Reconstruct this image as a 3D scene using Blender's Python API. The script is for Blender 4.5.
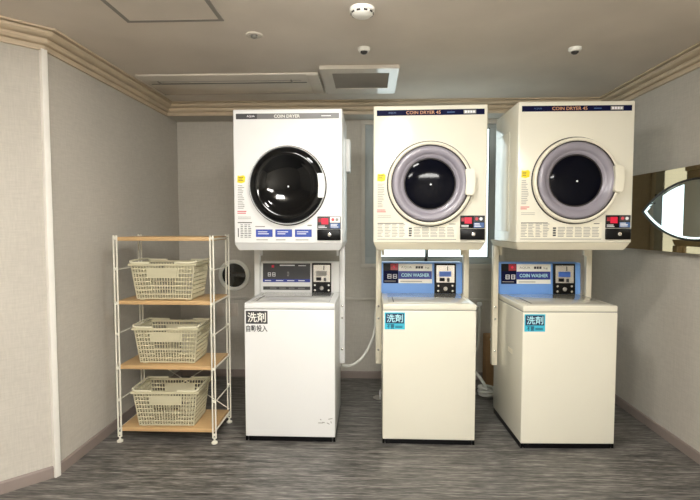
import bpy, bmesh, math, random
from mathutils import Vector, Matrix
random.seed(7)
S = bpy.context.scene
for o in list(bpy.data.objects):
    bpy.data.objects.remove(o)
C = S.collection
PI = math.pi

# ------------------------------------------------------------------ camera
CAM_H = 1.28
FPX = 485.0
cam_d = bpy.data.cameras.new('camera')
cam = bpy.data.objects.new('camera', cam_d)
C.objects.link(cam)
cam_d.sensor_width = 36.0
cam_d.lens = FPX / 700.0 * 36.0
cam_d.clip_start = 0.02
pitch = math.atan(26.0 / FPX)
yaw = math.atan(20.0 / FPX)
cam.location = (0, 0, CAM_H)
cam.rotation_euler = (PI / 2 - pitch, 0, yaw)
S.camera = cam

# ------------------------------------------------------------------ world, lamps, exposure
w = bpy.data.worlds.new('world')
S.world = w
w.use_nodes = True
w.node_tree.nodes['Background'].inputs[0].default_value = (0.8, 0.9, 1.0, 1)
w.node_tree.nodes['Background'].inputs[1].default_value = 0.05
S.view_settings.view_transform = 'Standard'
S.view_settings.look = 'None'
S.view_settings.gamma = 1.0
S.view_settings.use_curve_mapping = False
S.view_settings.exposure = 0.0
LAMP_STRENGTH = 56.0          # ceiling light diffusers
LAMP_COLOR = (0.985, 0.972, 0.92)
WINDOW_STRENGTH = 1.8         # daylit frosted panes
# ceiling lights, all outside the frame: x, y, size x, size y, relative strength
LAMPS = [(-0.05, 1.68, 0.20, 0.20, 0.04, 2.5), (-0.55, 0.25, 0.36, 0.36, 0.10, 1.55), (0.45, -1.1, 0.9, 0.36, 0.10, 1.9)]   # + depth, strength factor

# ------------------------------------------------------------------ materials
def lin(c):
    return tuple(((v / 255.0) / 12.92 if v / 255.0 <= 0.04045 else ((v / 255.0 + 0.055) / 1.055) ** 2.4) for v in c)

def mat(name, rgb, rough=0.5, metal=0.0, var=0.04, scale=8.0, stretch=(1, 1, 1), bump=0.0, bscale=200.0,
        coat=0.0, emit=None, spec=0.5):
    m = bpy.data.materials.new(name)
    m.use_nodes = True
    nt = m.node_tree
    b = nt.nodes['Principled BSDF']
    c = lin(rgb)
    b.inputs['Roughness'].default_value = rough
    b.inputs['Metallic'].default_value = metal
    b.inputs['Coat Weight'].default_value = coat
    b.inputs['Specular IOR Level'].default_value = spec
    tc = nt.nodes.new('ShaderNodeTexCoord')
    mp = nt.nodes.new('ShaderNodeMapping')
    mp.inputs['Scale'].default_value = stretch
    nt.links.new(tc.outputs['Object'], mp.inputs['Vector'])
    n = nt.nodes.new('ShaderNodeTexNoise')
    n.inputs['Scale'].default_value = scale
    n.inputs['Detail'].default_value = 4
    nt.links.new(mp.outputs[0], n.inputs['Vector'])
    r = nt.nodes.new('ShaderNodeValToRGB')
    r.color_ramp.elements[0].position = 0.3
    r.color_ramp.elements[1].position = 0.7
    r.color_ramp.elements[0].color = tuple(v * (1 - var) for v in c) + (1,)
    r.color_ramp.elements[1].color = tuple(min(1, v * (1 + var)) for v in c) + (1,)
    nt.links.new(n.outputs['Fac'], r.inputs[0])
    nt.links.new(r.outputs[0], b.inputs['Base Color'])
    if bump:
        n2 = nt.nodes.new('ShaderNodeTexNoise')
        n2.inputs['Scale'].default_value = bscale
        n2.inputs['Detail'].default_value = 2
        nt.links.new(mp.outputs[0], n2.inputs['Vector'])
        bp = nt.nodes.new('ShaderNodeBump')
        bp.inputs['Strength'].default_value = bump
        bp.inputs['Distance'].default_value = 0.002
        nt.links.new(n2.outputs['Fac'], bp.inputs['Height'])
        nt.links.new(bp.outputs[0], b.inputs['Normal'])
    if emit:
        b.inputs['Emission Color'].default_value = lin(emit[0]) + (1,)
        b.inputs['Emission Strength'].default_value = emit[1]
    return m

def wall_material(name, rgb):
    """woven wallpaper: crossed fine threads"""
    m = mat(name, rgb, 0.85, var=0.05, scale=1.5, spec=0.25)
    nt = m.node_tree
    b = nt.nodes['Principled BSDF']
    ramp = next(n for n in nt.nodes if n.type == 'VALTORGB')
    tc = next(n for n in nt.nodes if n.type == 'TEX_COORD')
    outs = []
    for sc in ((160, 160, 18), (14, 14, 190)):
        mp = nt.nodes.new('ShaderNodeMapping')
        mp.inputs['Scale'].default_value = sc
        nt.links.new(tc.outputs['Object'], mp.inputs['Vector'])
        n = nt.nodes.new('ShaderNodeTexNoise')
        n.inputs['Scale'].default_value = 1.0
        n.inputs['Detail'].default_value = 3
        nt.links.new(mp.outputs[0], n.inputs['Vector'])
        outs.append(n.outputs['Fac'])
    ad = nt.nodes.new('ShaderNodeMath')
    ad.operation = 'ADD'
    nt.links.new(outs[0], ad.inputs[0]); nt.links.new(outs[1], ad.inputs[1])
    mr = nt.nodes.new('ShaderNodeMapRange')
    mr.inputs['From Min'].default_value = 0.7; mr.inputs['From Max'].default_value = 1.3
    mr.inputs['To Min'].default_value = 0.92; mr.inputs['To Max'].default_value = 1.06
    nt.links.new(ad.outputs[0], mr.inputs['Value'])
    mx = nt.nodes.new('ShaderNodeMix')
    mx.data_type = 'RGBA'; mx.blend_type = 'MULTIPLY'
    mx.inputs['Factor'].default_value = 1.0
    nt.links.new(ramp.outputs[0], mx.inputs['A'])
    nt.links.new(mr.outputs[0], mx.inputs['B'])
    nt.links.new(mx.outputs['Result'], b.inputs['Base Color'])
    bp = nt.nodes.new('ShaderNodeBump')
    bp.inputs['Strength'].default_value = 0.25; bp.inputs['Distance'].default_value = 0.001
    nt.links.new(ad.outputs[0], bp.inputs['Height'])
    nt.links.new(bp.outputs[0], b.inputs['Normal'])
    return m

def floor_material():
    m = bpy.data.materials.new('streaked_vinyl')
    m.use_nodes = True
    nt = m.node_tree
    b = nt.nodes['Principled BSDF']
    b.inputs['Roughness'].default_value = 0.42
    b.inputs['Specular IOR Level'].default_value = 0.45
    tc = nt.nodes.new('ShaderNodeTexCoord')
    def noise(sc, det=3, rough=0.6):
        mp = nt.nodes.new('ShaderNodeMapping')
        mp.inputs['Scale'].default_value = sc
        nt.links.new(tc.outputs['Object'], mp.inputs['Vector'])
        n = nt.nodes.new('ShaderNodeTexNoise')
        n.inputs['Scale'].default_value = 1.0
        n.inputs['Detail'].default_value = det
        n.inputs['Roughness'].default_value = rough
        nt.links.new(mp.outputs[0], n.inputs['Vector'])
        return n.outputs['Fac']
    a = noise((7, 95, 1)); c2 = noise((3.0, 38, 1)); c3 = noise((16, 210, 1), 2)
    ad = nt.nodes.new('ShaderNodeMath'); ad.operation = 'ADD'
    nt.links.new(a, ad.inputs[0]); nt.links.new(c2, ad.inputs[1])
    ad2 = nt.nodes.new('ShaderNodeMath'); ad2.operation = 'ADD'
    nt.links.new(ad.outputs[0], ad2.inputs[0]); nt.links.new(c3, ad2.inputs[1])
    mr = nt.nodes.new('ShaderNodeMapRange')
    mr.inputs['From Min'].default_value = 1.05; mr.inputs['From Max'].default_value = 1.95
    nt.links.new(ad2.outputs[0], mr.inputs['Value'])
    r = nt.nodes.new('ShaderNodeValToRGB')
    e = r.color_ramp.elements
    e[0].position = 0.12; e[0].color = lin((42, 41, 40)) + (1,)
    e[1].position = 0.9; e[1].color = lin((152, 148, 142)) + (1,)
    k = e.new(0.5); k.color = lin((95, 92, 88)) + (1,)
    nt.links.new(mr.outputs[0], r.inputs[0])
    nt.links.new(r.outputs[0], b.inputs['Base Color'])
    bp = nt.nodes.new('ShaderNodeBump')
    bp.inputs['Strength'].default_value = 0.3; bp.inputs['Distance'].default_value = 0.002
    nt.links.new(mr.outputs[0], bp.inputs['Height'])
    nt.links.new(bp.outputs[0], b.inputs['Normal'])
    return m

def pane_material():
    """frosted wired glass glowing with daylight"""
    m = bpy.data.materials.new('frosted_wired_glass')
    m.use_nodes = True
    nt = m.node_tree
    b = nt.nodes['Principled BSDF']
    b.inputs['Base Color'].default_value = (0.7, 0.8, 0.82, 1)
    b.inputs['Roughness'].default_value = 0.25
    tc = nt.nodes.new('ShaderNodeTexCoord')
    br = nt.nodes.new('ShaderNodeTexBrick')
    mp = nt.nodes.new('ShaderNodeMapping')
    mp.inputs['Rotation'].default_value = (PI / 2, 0, 0)
    nt.links.new(tc.outputs['Object'], mp.inputs['Vector'])
    nt.links.new(mp.outputs[0], br.inputs['Vector'])
    br.offset = 0.0
    br.inputs['Scale'].default_value = 1.0
    br.inputs['Brick Width'].default_value = 0.03
    br.inputs['Row Height'].default_value = 0.03
    br.inputs['Mortar Size'].default_value = 0.0012
    br.inputs['Color1'].default_value = lin((232, 246, 247)) + (1,)
    br.inputs['Color2'].default_value = lin((228, 244, 246)) + (1,)
    br.inputs['Mortar'].default_value = lin((200, 220, 222)) + (1,)
    nt.links.new(br.outputs['Color'], b.inputs['Emission Color'])
    b.inputs['Emission Strength'].default_value = WINDOW_STRENGTH
    return m

M = dict(
    wall=wall_material('woven_wallpaper', (193, 187, 177)),
    ceiling=mat('ceiling_paint', (216, 206, 194), 0.9, var=0.05, scale=3, spec=0.2, bump=0.1, bscale=120),
    floor=floor_material(),
    crown=mat('pale_wood_moulding', (200, 182, 156), 0.5, var=0.14, scale=4, stretch=(1.5, 1.5, 30)),
    base=mat('taupe_skirting', (140, 127, 121), 0.55),
    strip=mat('white_corner_bead', (240, 236, 228), 0.4),
    dado=mat('grey_rail', (200, 194, 184), 0.5),
    alu=mat('window_aluminium', (172, 179, 180), 0.35),
    gasket=mat('dark_gasket', (26, 27, 28), 0.5),
    pane=pane_material(),
    white=mat('white_enamel', (233, 233, 232), 0.3, var=0.01, scale=3, coat=0.2),
    cream=mat('cream_enamel', (230, 226, 210), 0.2, var=0.01, scale=3, coat=0.4),
    creamplastic=mat('cream_plastic', (230, 225, 207), 0.35, var=0.02),
    beige=mat('beige_steel', (229, 222, 201), 0.35, var=0.02),
    lidgrey=mat('lid_plastic', (206, 202, 190), 0.12, var=0.02, coat=0.5),
    lidwhite=mat('lid_white', (212, 211, 207), 0.12, var=0.02, coat=0.5),
    black=mat('black_plastic', (8, 8, 10), 0.35, var=0.1, spec=0.2),
    blackgloss=mat('black_glass', (5, 6, 8), 0.05, var=0.1, spec=0.35),
    drum=mat('dark_drum_glass', (8, 9, 18), 0.07, var=0.2, spec=0.08),
    lilac=mat('lilac_grey_rim', (143, 138, 148), 0.3, var=0.03, coat=0.2),
    darkline=mat('dark_seal', (44, 38, 36), 0.6),
    navy=mat('navy_print', (11, 15, 52), 0.6, spec=0.1),
    bluep=mat('blue_panel', (116, 166, 236), 0.35, var=0.03),
    bluelab=mat('blue_label', (44, 72, 162), 0.4),
    banner=mat('blue_banner', (32, 52, 140), 0.4),
    greybar=mat('grey_header', (112, 110, 110), 0.4, var=0.12, scale=2),
    darkgrey=mat('dark_grey_print', (58, 58, 60), 0.5),
    paper=mat('white_sticker', (240, 238, 230), 0.6),
    ink=mat('grey_ink', (150, 148, 143), 0.7),
    redink=mat('red_ink', (212, 84, 92), 0.7),
    yellow=mat('yellow_sticker', (238, 212, 30), 0.5, var=0.05),
    orange=mat('orange_print', (204, 150, 108), 0.5),
    ltext=mat('light_print', (235, 236, 238), 0.5),
    redled=mat('red_display', (205, 22, 58), 0.3, emit=((235, 20, 60), 0.15)),
    reddark=mat('red_print', (150, 30, 44), 0.4),
    slate=mat('slate_blue_print', (64, 96, 150), 0.4),
    silver=mat('brushed_steel', (205, 203, 198), 0.25, metal=0.8),
    lcd=mat('blue_display', (62, 104, 190), 0.3),
    chrome=mat('chrome', (215, 215, 215), 0.12, metal=1.0),
    cyan=mat('cyan_sticker', (62, 186, 214), 0.45),
    navycyan=mat('deep_teal_print', (12, 50, 84), 0.45),
    cyanink=mat('pale_cyan_ink', (186, 236, 246), 0.5),
    wood=mat('maple_board', (198, 163, 116), 0.45, var=0.08, scale=3, stretch=(2, 40, 40)),
    wire=mat('white_coated_steel', (226, 222, 208), 0.35),
    basket=mat('beige_basket_plastic', (197, 190, 161), 0.45, var=0.02),
    baskethandle=mat('pale_basket_handle', (220, 215, 190), 0.4, var=0.02),
    hose=mat('grey_hose', (205, 204, 196), 0.5, bump=0.3, bscale=60),
    card=mat('brown_cardboard', (176, 138, 98), 0.8, var=0.08),
    bronze=mat('bronze_mirror', (168, 150, 120), 0.03, metal=1.0, var=0.01),
    mirror=mat('clear_mirror', (236, 242, 242), 0.01, metal=1.0, var=0.0),
    bevel=mat('bevelled_glass', (246, 250, 250), 0.5, var=0.0),
    mframe=mat('dark_mirror_frame', (48, 44, 38), 0.4, metal=0.3),
    acwhite=mat('vent_plastic', (218, 210, 198), 0.14, var=0.02, coat=0.3),
    grille=mat('grille_grey', (128, 124, 116), 0.5),
    hatch=mat('hatch_frame_metal', (138, 132, 124), 0.5),
    louvre=mat('grey_louvre', (158, 154, 147), 0.4),
    smoked=mat('smoked_glass', (44, 45, 44), 0.12, coat=1.0),
    lens=mat('smoked_cover', (40, 36, 34), 0.3),
    plate=mat('wall_plate', (196, 186, 174), 0.4),
)
def lamp_material(fac):
    m = mat('lamp_diffuser', (250, 248, 240), 0.5, var=0.0)
    q = m.node_tree.nodes['Principled BSDF']
    q.inputs['Emission Color'].default_value = LAMP_COLOR + (1,)
    q.inputs['Emission Strength'].default_value = LAMP_STRENGTH * fac
    return m

# ------------------------------------------------------------------ helpers
class MB:
    def __init__(s):
        s.bm = bmesh.new()
    def box(s, x0, x1, y0, y1, z0, z1, bev=0.0, seg=2, rot=None, edges=None):
        vs = [s.bm.verts.new((x, y, z)) for z in (z0, z1) for y in (y0, y1) for x in (x0, x1)]
        F = [(0, 2, 3, 1), (4, 5, 7, 6), (0, 1, 5, 4), (2, 6, 7, 3), (0, 4, 6, 2), (1, 3, 7, 5)]
        fs = [s.bm.faces.new([vs[i] for i in f]) for f in F]
        if rot is not None:
            c = Vector(((x0 + x1) / 2, (y0 + y1) / 2, (z0 + z1) / 2))
            for v in vs:
                v.co = c + rot @ (v.co - c)
        if bev:
            es = set(e for f in fs for e in f.edges)
            if edges:
                es = [e for e in es if edges(e)]
            bmesh.ops.bevel(s.bm, geom=list(es), offset=bev, segments=seg, profile=0.5, affect='EDGES')
        return s
    def hexa(s, pts):
        """8 corners: bottom 4 (loop) then top 4 (loop)"""
        vs = [s.bm.verts.new(p) for p in pts]
        for f in ((3, 2, 1, 0), (4, 5, 6, 7), (0, 1, 5, 4), (1, 2, 6, 5), (2, 3, 7, 6), (3, 0, 4, 7)):
            s.bm.faces.new([vs[i] for i in f])
        return s
    def prism(s, poly, fn0, fn1):
        a = [s.bm.verts.new(fn0(*p)) for p in poly]
        b = [s.bm.verts.new(fn1(*p)) for p in poly]
        n = len(poly)
        s.bm.faces.new(a); s.bm.faces.new(b[::-1])
        for i in range(n):
            s.bm.faces.new([a[i], b[i], b[(i + 1) % n], a[(i + 1) % n]])
        return s
    def ring(s, outer, inner, fn0, fn1):
        """extruded band between two loops with the same count"""
        n = len(outer)
        L = [[s.bm.verts.new(f(*p)) for p in q] for q, f in ((outer, fn0), (outer, fn1), (inner, fn1), (inner, fn0))]
        for k in range(4):
            A, B = L[k], L[(k + 1) % 4]
            for i in range(n):
                s.bm.faces.new([A[i], B[i], B[(i + 1) % n], A[(i + 1) % n]])
        return s
    def lathe(s, prof, axis='Y', c=(0, 0, 0), n=64):
        """prof: (radius, along) list"""
        rings = []
        for r, h in prof:
            if r < 1e-6:
                p = {'Y': (c[0], c[1] + h, c[2]), 'Z': (c[0], c[1], c[2] + h), 'X': (c[0] + h, c[1], c[2])}[axis]
                rings.append([s.bm.verts.new(p)])
                continue
            q = []
            for i in range(n):
                a = 2 * PI * i / n
                u, v = r * math.cos(a), r * math.sin(a)
                q.append(s.bm.verts.new({'Y': (c[0] + u, c[1] + h, c[2] + v), 'Z': (c[0] + u, c[1] + v, c[2] + h),
                                         'X': (c[0] + h, c[1] + u, c[2] + v)}[axis]))
            rings.append(q)
        for A, B in zip(rings, rings[1:]):
            if len(A) == 1 and len(B) == 1:
                continue
            for i in range(n):
                j = (i + 1) % n
                if len(A) == 1:
                    s.bm.faces.new([A[0], B[i], B[j]])
                elif len(B) == 1:
                    s.bm.faces.new([A[i], A[j], B[0]])
                else:
                    s.bm.faces.new([A[i], A[j], B[j], B[i]])
        return s
    def tube(s, pts, r, n=10, smooth=0, closed=False):
        P = [Vector(p) for p in pts]
        if smooth:
            Q = []
            m = len(P)
            for i in range(m if closed else m - 1):
                if closed:
                    p0, p1, p2, p3 = P[(i - 1) % m], P[i], P[(i + 1) % m], P[(i + 2) % m]
                else:
                    p0, p1, p2, p3 = P[max(i - 1, 0)], P[i], P[i + 1], P[min(i + 2, m - 1)]
                for k in range(smooth):
                    t = k / smooth
                    Q.append(0.5 * ((2 * p1) + (p2 - p0) * t + (2 * p0 - 5 * p1 + 4 * p2 - p3) * t * t
                                    + (3 * p1 - 3 * p2 + p3 - p0) * t ** 3))
            if not closed:
                Q.append(P[-1])
            P = Q
        m = len(P)
        T = []
        for i in range(m):
            if closed:
                t = P[(i + 1) % m] - P[(i - 1) % m]
            else:
                t = P[min(i + 1, m - 1)] - P[max(i - 1, 0)]
            T.append(t.normalized())
        ref = Vector((0, 0, 1)) if abs(T[0].z) < 0.9 else Vector((1, 0, 0))
        nrm = (ref - T[0] * ref.dot(T[0])).normalized()
        rings = []
        for i in range(m):
            nrm = (nrm - T[i] * nrm.dot(T[i]))
            nrm.normalize()
            bn = T[i].cross(nrm)
            rings.append([s.bm.verts.new(P[i] + (nrm * math.cos(2 * PI * k / n) + bn * math.sin(2 * PI * k / n)) * r) for k in range(n)])
        for i in range(m if closed else m - 1):
            A, B = rings[i], rings[(i + 1) % m]
            for k in range(n):
                s.bm.faces.new([A[k], A[(k + 1) % n], B[(k + 1) % n], B[k]])
        if not closed:
            s.bm.faces.new(rings[0][::-1]); s.bm.faces.new(rings[-1])
        return s
    def build(s, name, m, parent=None, smooth=True, angle=35):
        bmesh.ops.recalc_face_normals(s.bm, faces=s.bm.faces[:])
        me = bpy.data.meshes.new(name)
        s.bm.to_mesh(me)
        s.bm.free()
        if smooth:
            for p in me.polygons:
                p.use_smooth = True
            me.set_sharp_from_angle(angle=math.radians(angle))
        me.materials.append(m)
        o = bpy.data.objects.new(name, me)
        C.objects.link(o)
        if parent is not None:
            o.parent = parent
        return o

def tag(o, label=None, cat=None, group=None, kind=None):
    for k, v in (('label', label), ('category', cat), ('group', group), ('kind', kind)):
        if v:
            o[k] = v
    return o

def thing(name, label, cat, loc, rz=0.0, group=None):
    o = bpy.data.objects.new(name, None)
    C.objects.link(o)
    o.empty_display_size = 0.1
    o.location = loc
    o.rotation_euler = (0, 0, rz)
    return tag(o, label, cat, group)

def copy_tree(o, parent=None):
    c = o.copy()
    C.objects.link(c)
    c.parent = parent
    for ch in list(o.children):
        copy_tree(ch, c)
    return c

def structure(o):
    o['kind'] = 'structure'
    return o

def text(name, s, width, height, m, parent, loc, rot=(PI / 2, 0, 0), depth=0.0006, bold=0.0):
    """lettering scaled to fill width x height, centred on loc"""
    cu = bpy.data.curves.new(name, 'FONT')
    cu.body = s
    cu.extrude = 0.01
    cu.offset = bold
    cu.resolution_u = 3
    t = bpy.data.objects.new(name, cu)
    C.objects.link(t)
    dg = bpy.context.evaluated_depsgraph_get()
    me = bpy.data.meshes.new_from_object(t.evaluated_get(dg))
    bpy.data.objects.remove(t)
    bpy.data.curves.remove(cu)
    xs = [v.co.x for v in me.vertices]; ys = [v.co.y for v in me.vertices]; zs = [v.co.z for v in me.vertices]
    cx, cy, cz = (min(xs) + max(xs)) / 2, (min(ys) + max(ys)) / 2, (min(zs) + max(zs)) / 2
    sx, sy = width / (max(xs) - min(xs)), height / (max(ys) - min(ys))
    for v in me.vertices:
        v.co = Vector(((v.co.x - cx) * sx, (v.co.y - cy) * sy, (v.co.z - cz) / 0.02 * depth))
    me.name = name
    me.materials.clear()
    me.materials.append(m)
    o = bpy.data.objects.new(name, me)
    C.objects.link(o)
    o.parent = parent
    o.location = loc
    o.rotation_euler = rot
    return o

# ------------------------------------------------------------------ the setting
XL, XR, YB, ZC = -1.588, 1.765, 3.976, 2.21
XFL, YF = -2.6, -2.2
YK = 2.339                              # the corner where the left wall folds towards the camera
YFL = YK - (YK - 2.167) / (1.752 - 1.588) * (abs(XFL) - abs(XL))
YBEAM = 3.77
T = 0.08

structure(MB().box(XFL - T, XR + T, YF - T, YB + T, -T, 0).build('floor', M['floor']))
structure(MB().box(XFL - T, XR + T, YF - T, YB + T, ZC, ZC + T).build('ceiling', M['ceiling']))
structure(MB().box(XR, XR + T, YF, YB + T, 0, ZC).build('wall_right', M['wall']))
structure(MB().box(XL - T, XL, YK, YB + T, 0, ZC).build('wall_left', M['wall']))
dv = Vector((XFL - XL, YFL - YK)).normalized()
nv = Vector((-dv.y, dv.x))
if nv.x > 0:
    nv = -nv
def foldw(d, z):
    return None
a0 = Vector((XL, YK)); a1 = Vector((XFL, YFL))
q = [a0, a1, a1 + nv * T, a0 + nv * T]
structure(MB().hexa([(p.x, p.y, 0) for p in q] + [(p.x, p.y, ZC) for p in q]).build('wall_corner', M['wall']))
structure(MB().box(XFL - T, XFL, YF, YFL, 0, ZC).build('wall_side', M['wall']))
structure(MB().box(XFL - T, XR + T, YF - T, YF, 0, ZC).build('wall_front', M['wall']))
WX0, WX1, WZ0, WZ1 = -0.075, 1.09, 0.92, 2.118
b = MB()
b.box(XL - T, WX0, YB, YB + T, 0, ZC); b.box(WX1, XR + T, YB, YB + T, 0, ZC)
b.box(WX0, WX1, YB, YB + T, 0, WZ0); b.box(WX0, WX1, YB, YB + T, WZ1, ZC)
structure(b.build('wall_back', M['wall']))
structure(MB().box(XL, XR, YBEAM, YB, WZ1, ZC).build('ceiling_beam', M['wall']))

def sweep(path, prof, names, m, close_first=True):
    """mitred moulding along a wall polyline (room on the right of the path), one object per wall"""
    P = [Vector(p) for p in path]
    D = [(P[i + 1] - P[i]).normalized() for i in range(len(P) - 1)]
    N = [Vector((d.y, -d.x)) for d in D]
    off = []
    for i in range(len(P)):
        if i == 0:
            off.append(N[0])
        elif i == len(P) - 1:
            off.append(N[-1])
        else:
            bis = (N[i - 1] + N[i]).normalized()
            off.append(bis / bis.dot(N[i]))
    for i, nm in enumerate(names):
        if nm is None:
            continue
        mb = MB()
        mb.prism(prof, lambda d, z: (*(P[i] + off[i] * d), z), lambda d, z: (*(P[i + 1] + off[i + 1] * d), z))
        structure(mb.build(nm, m, angle=25))

crown = [(0, 2.118), (0.014, 2.118), (0.016, 2.136), (0.008, 2.140), (0.008, 2.145), (0.026, 2.147), (0.032, 2.152), (0.036, 2.160), (0.036, 2.166),
         (0.028, 2.168), (0.028, 2.173), (0.050, 2.175), (0.060, 2.180), (0.068, 2.188), (0.070, 2.194), (0.062, 2.196), (0.062, 2.200), (0.086, 2.201), (0.086, ZC), (0, ZC)]
sweep([(XFL, YFL), (XL, YK), (XL, YBEAM), (XR, YBEAM), (XR, YF)], crown, ['trim_1', 'trim_2', 'trim_3', 'trim_4'], M['crown'])
skirt = [(0, 0), (0.010, 0), (0.010, 0.052), (0.006, 0.060), (0, 0.060)]
sweep([(XFL, YFL), (XL, YK), (XL, YB), (XR, YB), (XR, YF)], skirt,
      ['baseboard_corner', 'baseboard_left', 'baseboard_back', 'baseboard_right'], M['base'])
R22 = Matrix.Rotation(math.radians(-22), 3, 'Z')
structure(MB().box(XL - 0.010, XL + 0.014, YK - 0.019, YK + 0.012, 0, 2.125, 0.003, 2, R22).build('trim_5', M['strip']))
structure(MB().box(XL, XR, YB - 0.014, YB, 0.655, 0.674, 0.003).build('trim_6', M['dado']))

# the sliding window
win = MB()
FW = 0.035
win.box(WX0, WX1, YB - 0.012, YB + 0.05, WZ0, WZ0 + FW, 0.003); win.box(WX0, WX1, YB - 0.012, YB + 0.05, WZ1 - FW, WZ1, 0.003)
win.box(WX0, WX0 + FW, YB - 0.012, YB + 0.05, WZ0 + FW, WZ1 - FW, 0.003); win.box(WX1 - FW, WX1, YB - 0.012, YB + 0.05, WZ0 + FW, WZ1 - FW, 0.003)
win = structure(win.build('window_1', M['dado']))
xm = 0.457
for x0, x1, yo in ((WX0 + FW, xm + 0.02, 0.004), (xm - 0.02, WX1 - FW, 0.024)):
    z0, z1, sw = WZ0 + FW, WZ1 - FW, 0.09
    mb = MB()
    mb.box(x0, x1, YB + yo, YB + yo + 0.018, z0, z0 + 0.05, 0.002); mb.box(x0, x1, YB + yo, YB + yo + 0.018, z1 - 0.03, z1, 0.002)
    sl = sw if x0 < 0.2 else 0.02
    sr = 0.02 if x0 < 0.2 else sw
    mb.box(x0, x0 + sl, YB + yo, YB + yo + 0.018, z0 + 0.05, z1 - 0.03, 0.002); mb.box(x1 - sr, x1, YB + yo, YB + yo + 0.018, z0 + 0.05, z1 - 0.03, 0.002)
    sash = mb.build('sash', M['alu'], win)
    g = MB()
    gx0, gx1, gz0, gz1, gt = x0 + sl, x1 - sr, z0 + 0.05, z1 - 0.03, 0.006
    g.box(gx0, gx1, YB + yo + 0.001, YB + yo + 0.012, gz0, gz0 + gt); g.box(gx0, gx1, YB + yo + 0.001, YB + yo + 0.012, gz1 - gt, gz1)
    g.box(gx0, gx0 + gt, YB + yo + 0.001, YB + yo + 0.012, gz0, gz1); g.box(gx1 - gt, gx1, YB + yo + 0.001, YB + yo + 0.012, gz0, gz1)
    g.build('gasket', M['gasket'], sash)
    MB().box(gx0, gx1, YB + yo + 0.006, YB + yo + 0.010, gz0, gz1).build('pane', M['pane'], sash)
lk = MB()
lk.box(xm - 0.012, xm + 0.012, YB - 0.012, YB + 0.004, 0.975, 1.0, 0.003); lk.box(xm - 0.004, xm + 0.004, YB - 0.02, YB - 0.008, 0.985, 1.04, 0.002)
lk.build('latch', M['darkgrey'], win)
lk = MB().box(WX1 - FW - 0.012, WX1 - FW + 0.006, YB - 0.016, YB + 0.004, 1.44, 1.52, 0.003)
lk.build('latch', M['darkgrey'], win)

# ------------------------------------------------------------------ ceiling lights (behind the camera)
for i, (x, y, sx, sy, k, fac) in enumerate(LAMPS):
    t = thing('ceiling_light', ['slim square white ceiling light nearest the smoke detector',
                                'deep square white ceiling light over the left middle of the room',
                                'long white ceiling light at the front end of the room'][i], 'light', (x, y, ZC), 0, 'ceiling lights')
    MB().box(-sx / 2 - .02, sx / 2 + .02, -sy / 2 - .02, sy / 2 + .02, -0.02, 0, 0.004).build('base_plate', M['white'], t)
    MB().box(-sx / 2, sx / 2, -sy / 2, sy / 2, -k, -0.019, 0.01, 3).build('diffuser', lamp_material(fac), t)

# ------------------------------------------------------------------ dryers
DW, DD = 0.308, 0.46         # half width, depth, height

def bars(mb, x0, x1, z0, z1, rows, y=-0.0016, fill=0.5, cols=1, jit=0.35):
    """rows of small printed lines"""
    h = (z1 - z0) / rows
    cw = (x1 - x0) / cols
    for i in range(rows):
        for c in range(cols):
            a = x0 + c * cw
            e = a + cw * (1 - 0.12 - jit * random.random())
            zc = z0 + (i + 0.5) * h
            mb.box(a, e, y - 0.0004, y, zc - h * fill / 2, zc + h * fill / 2)

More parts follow.
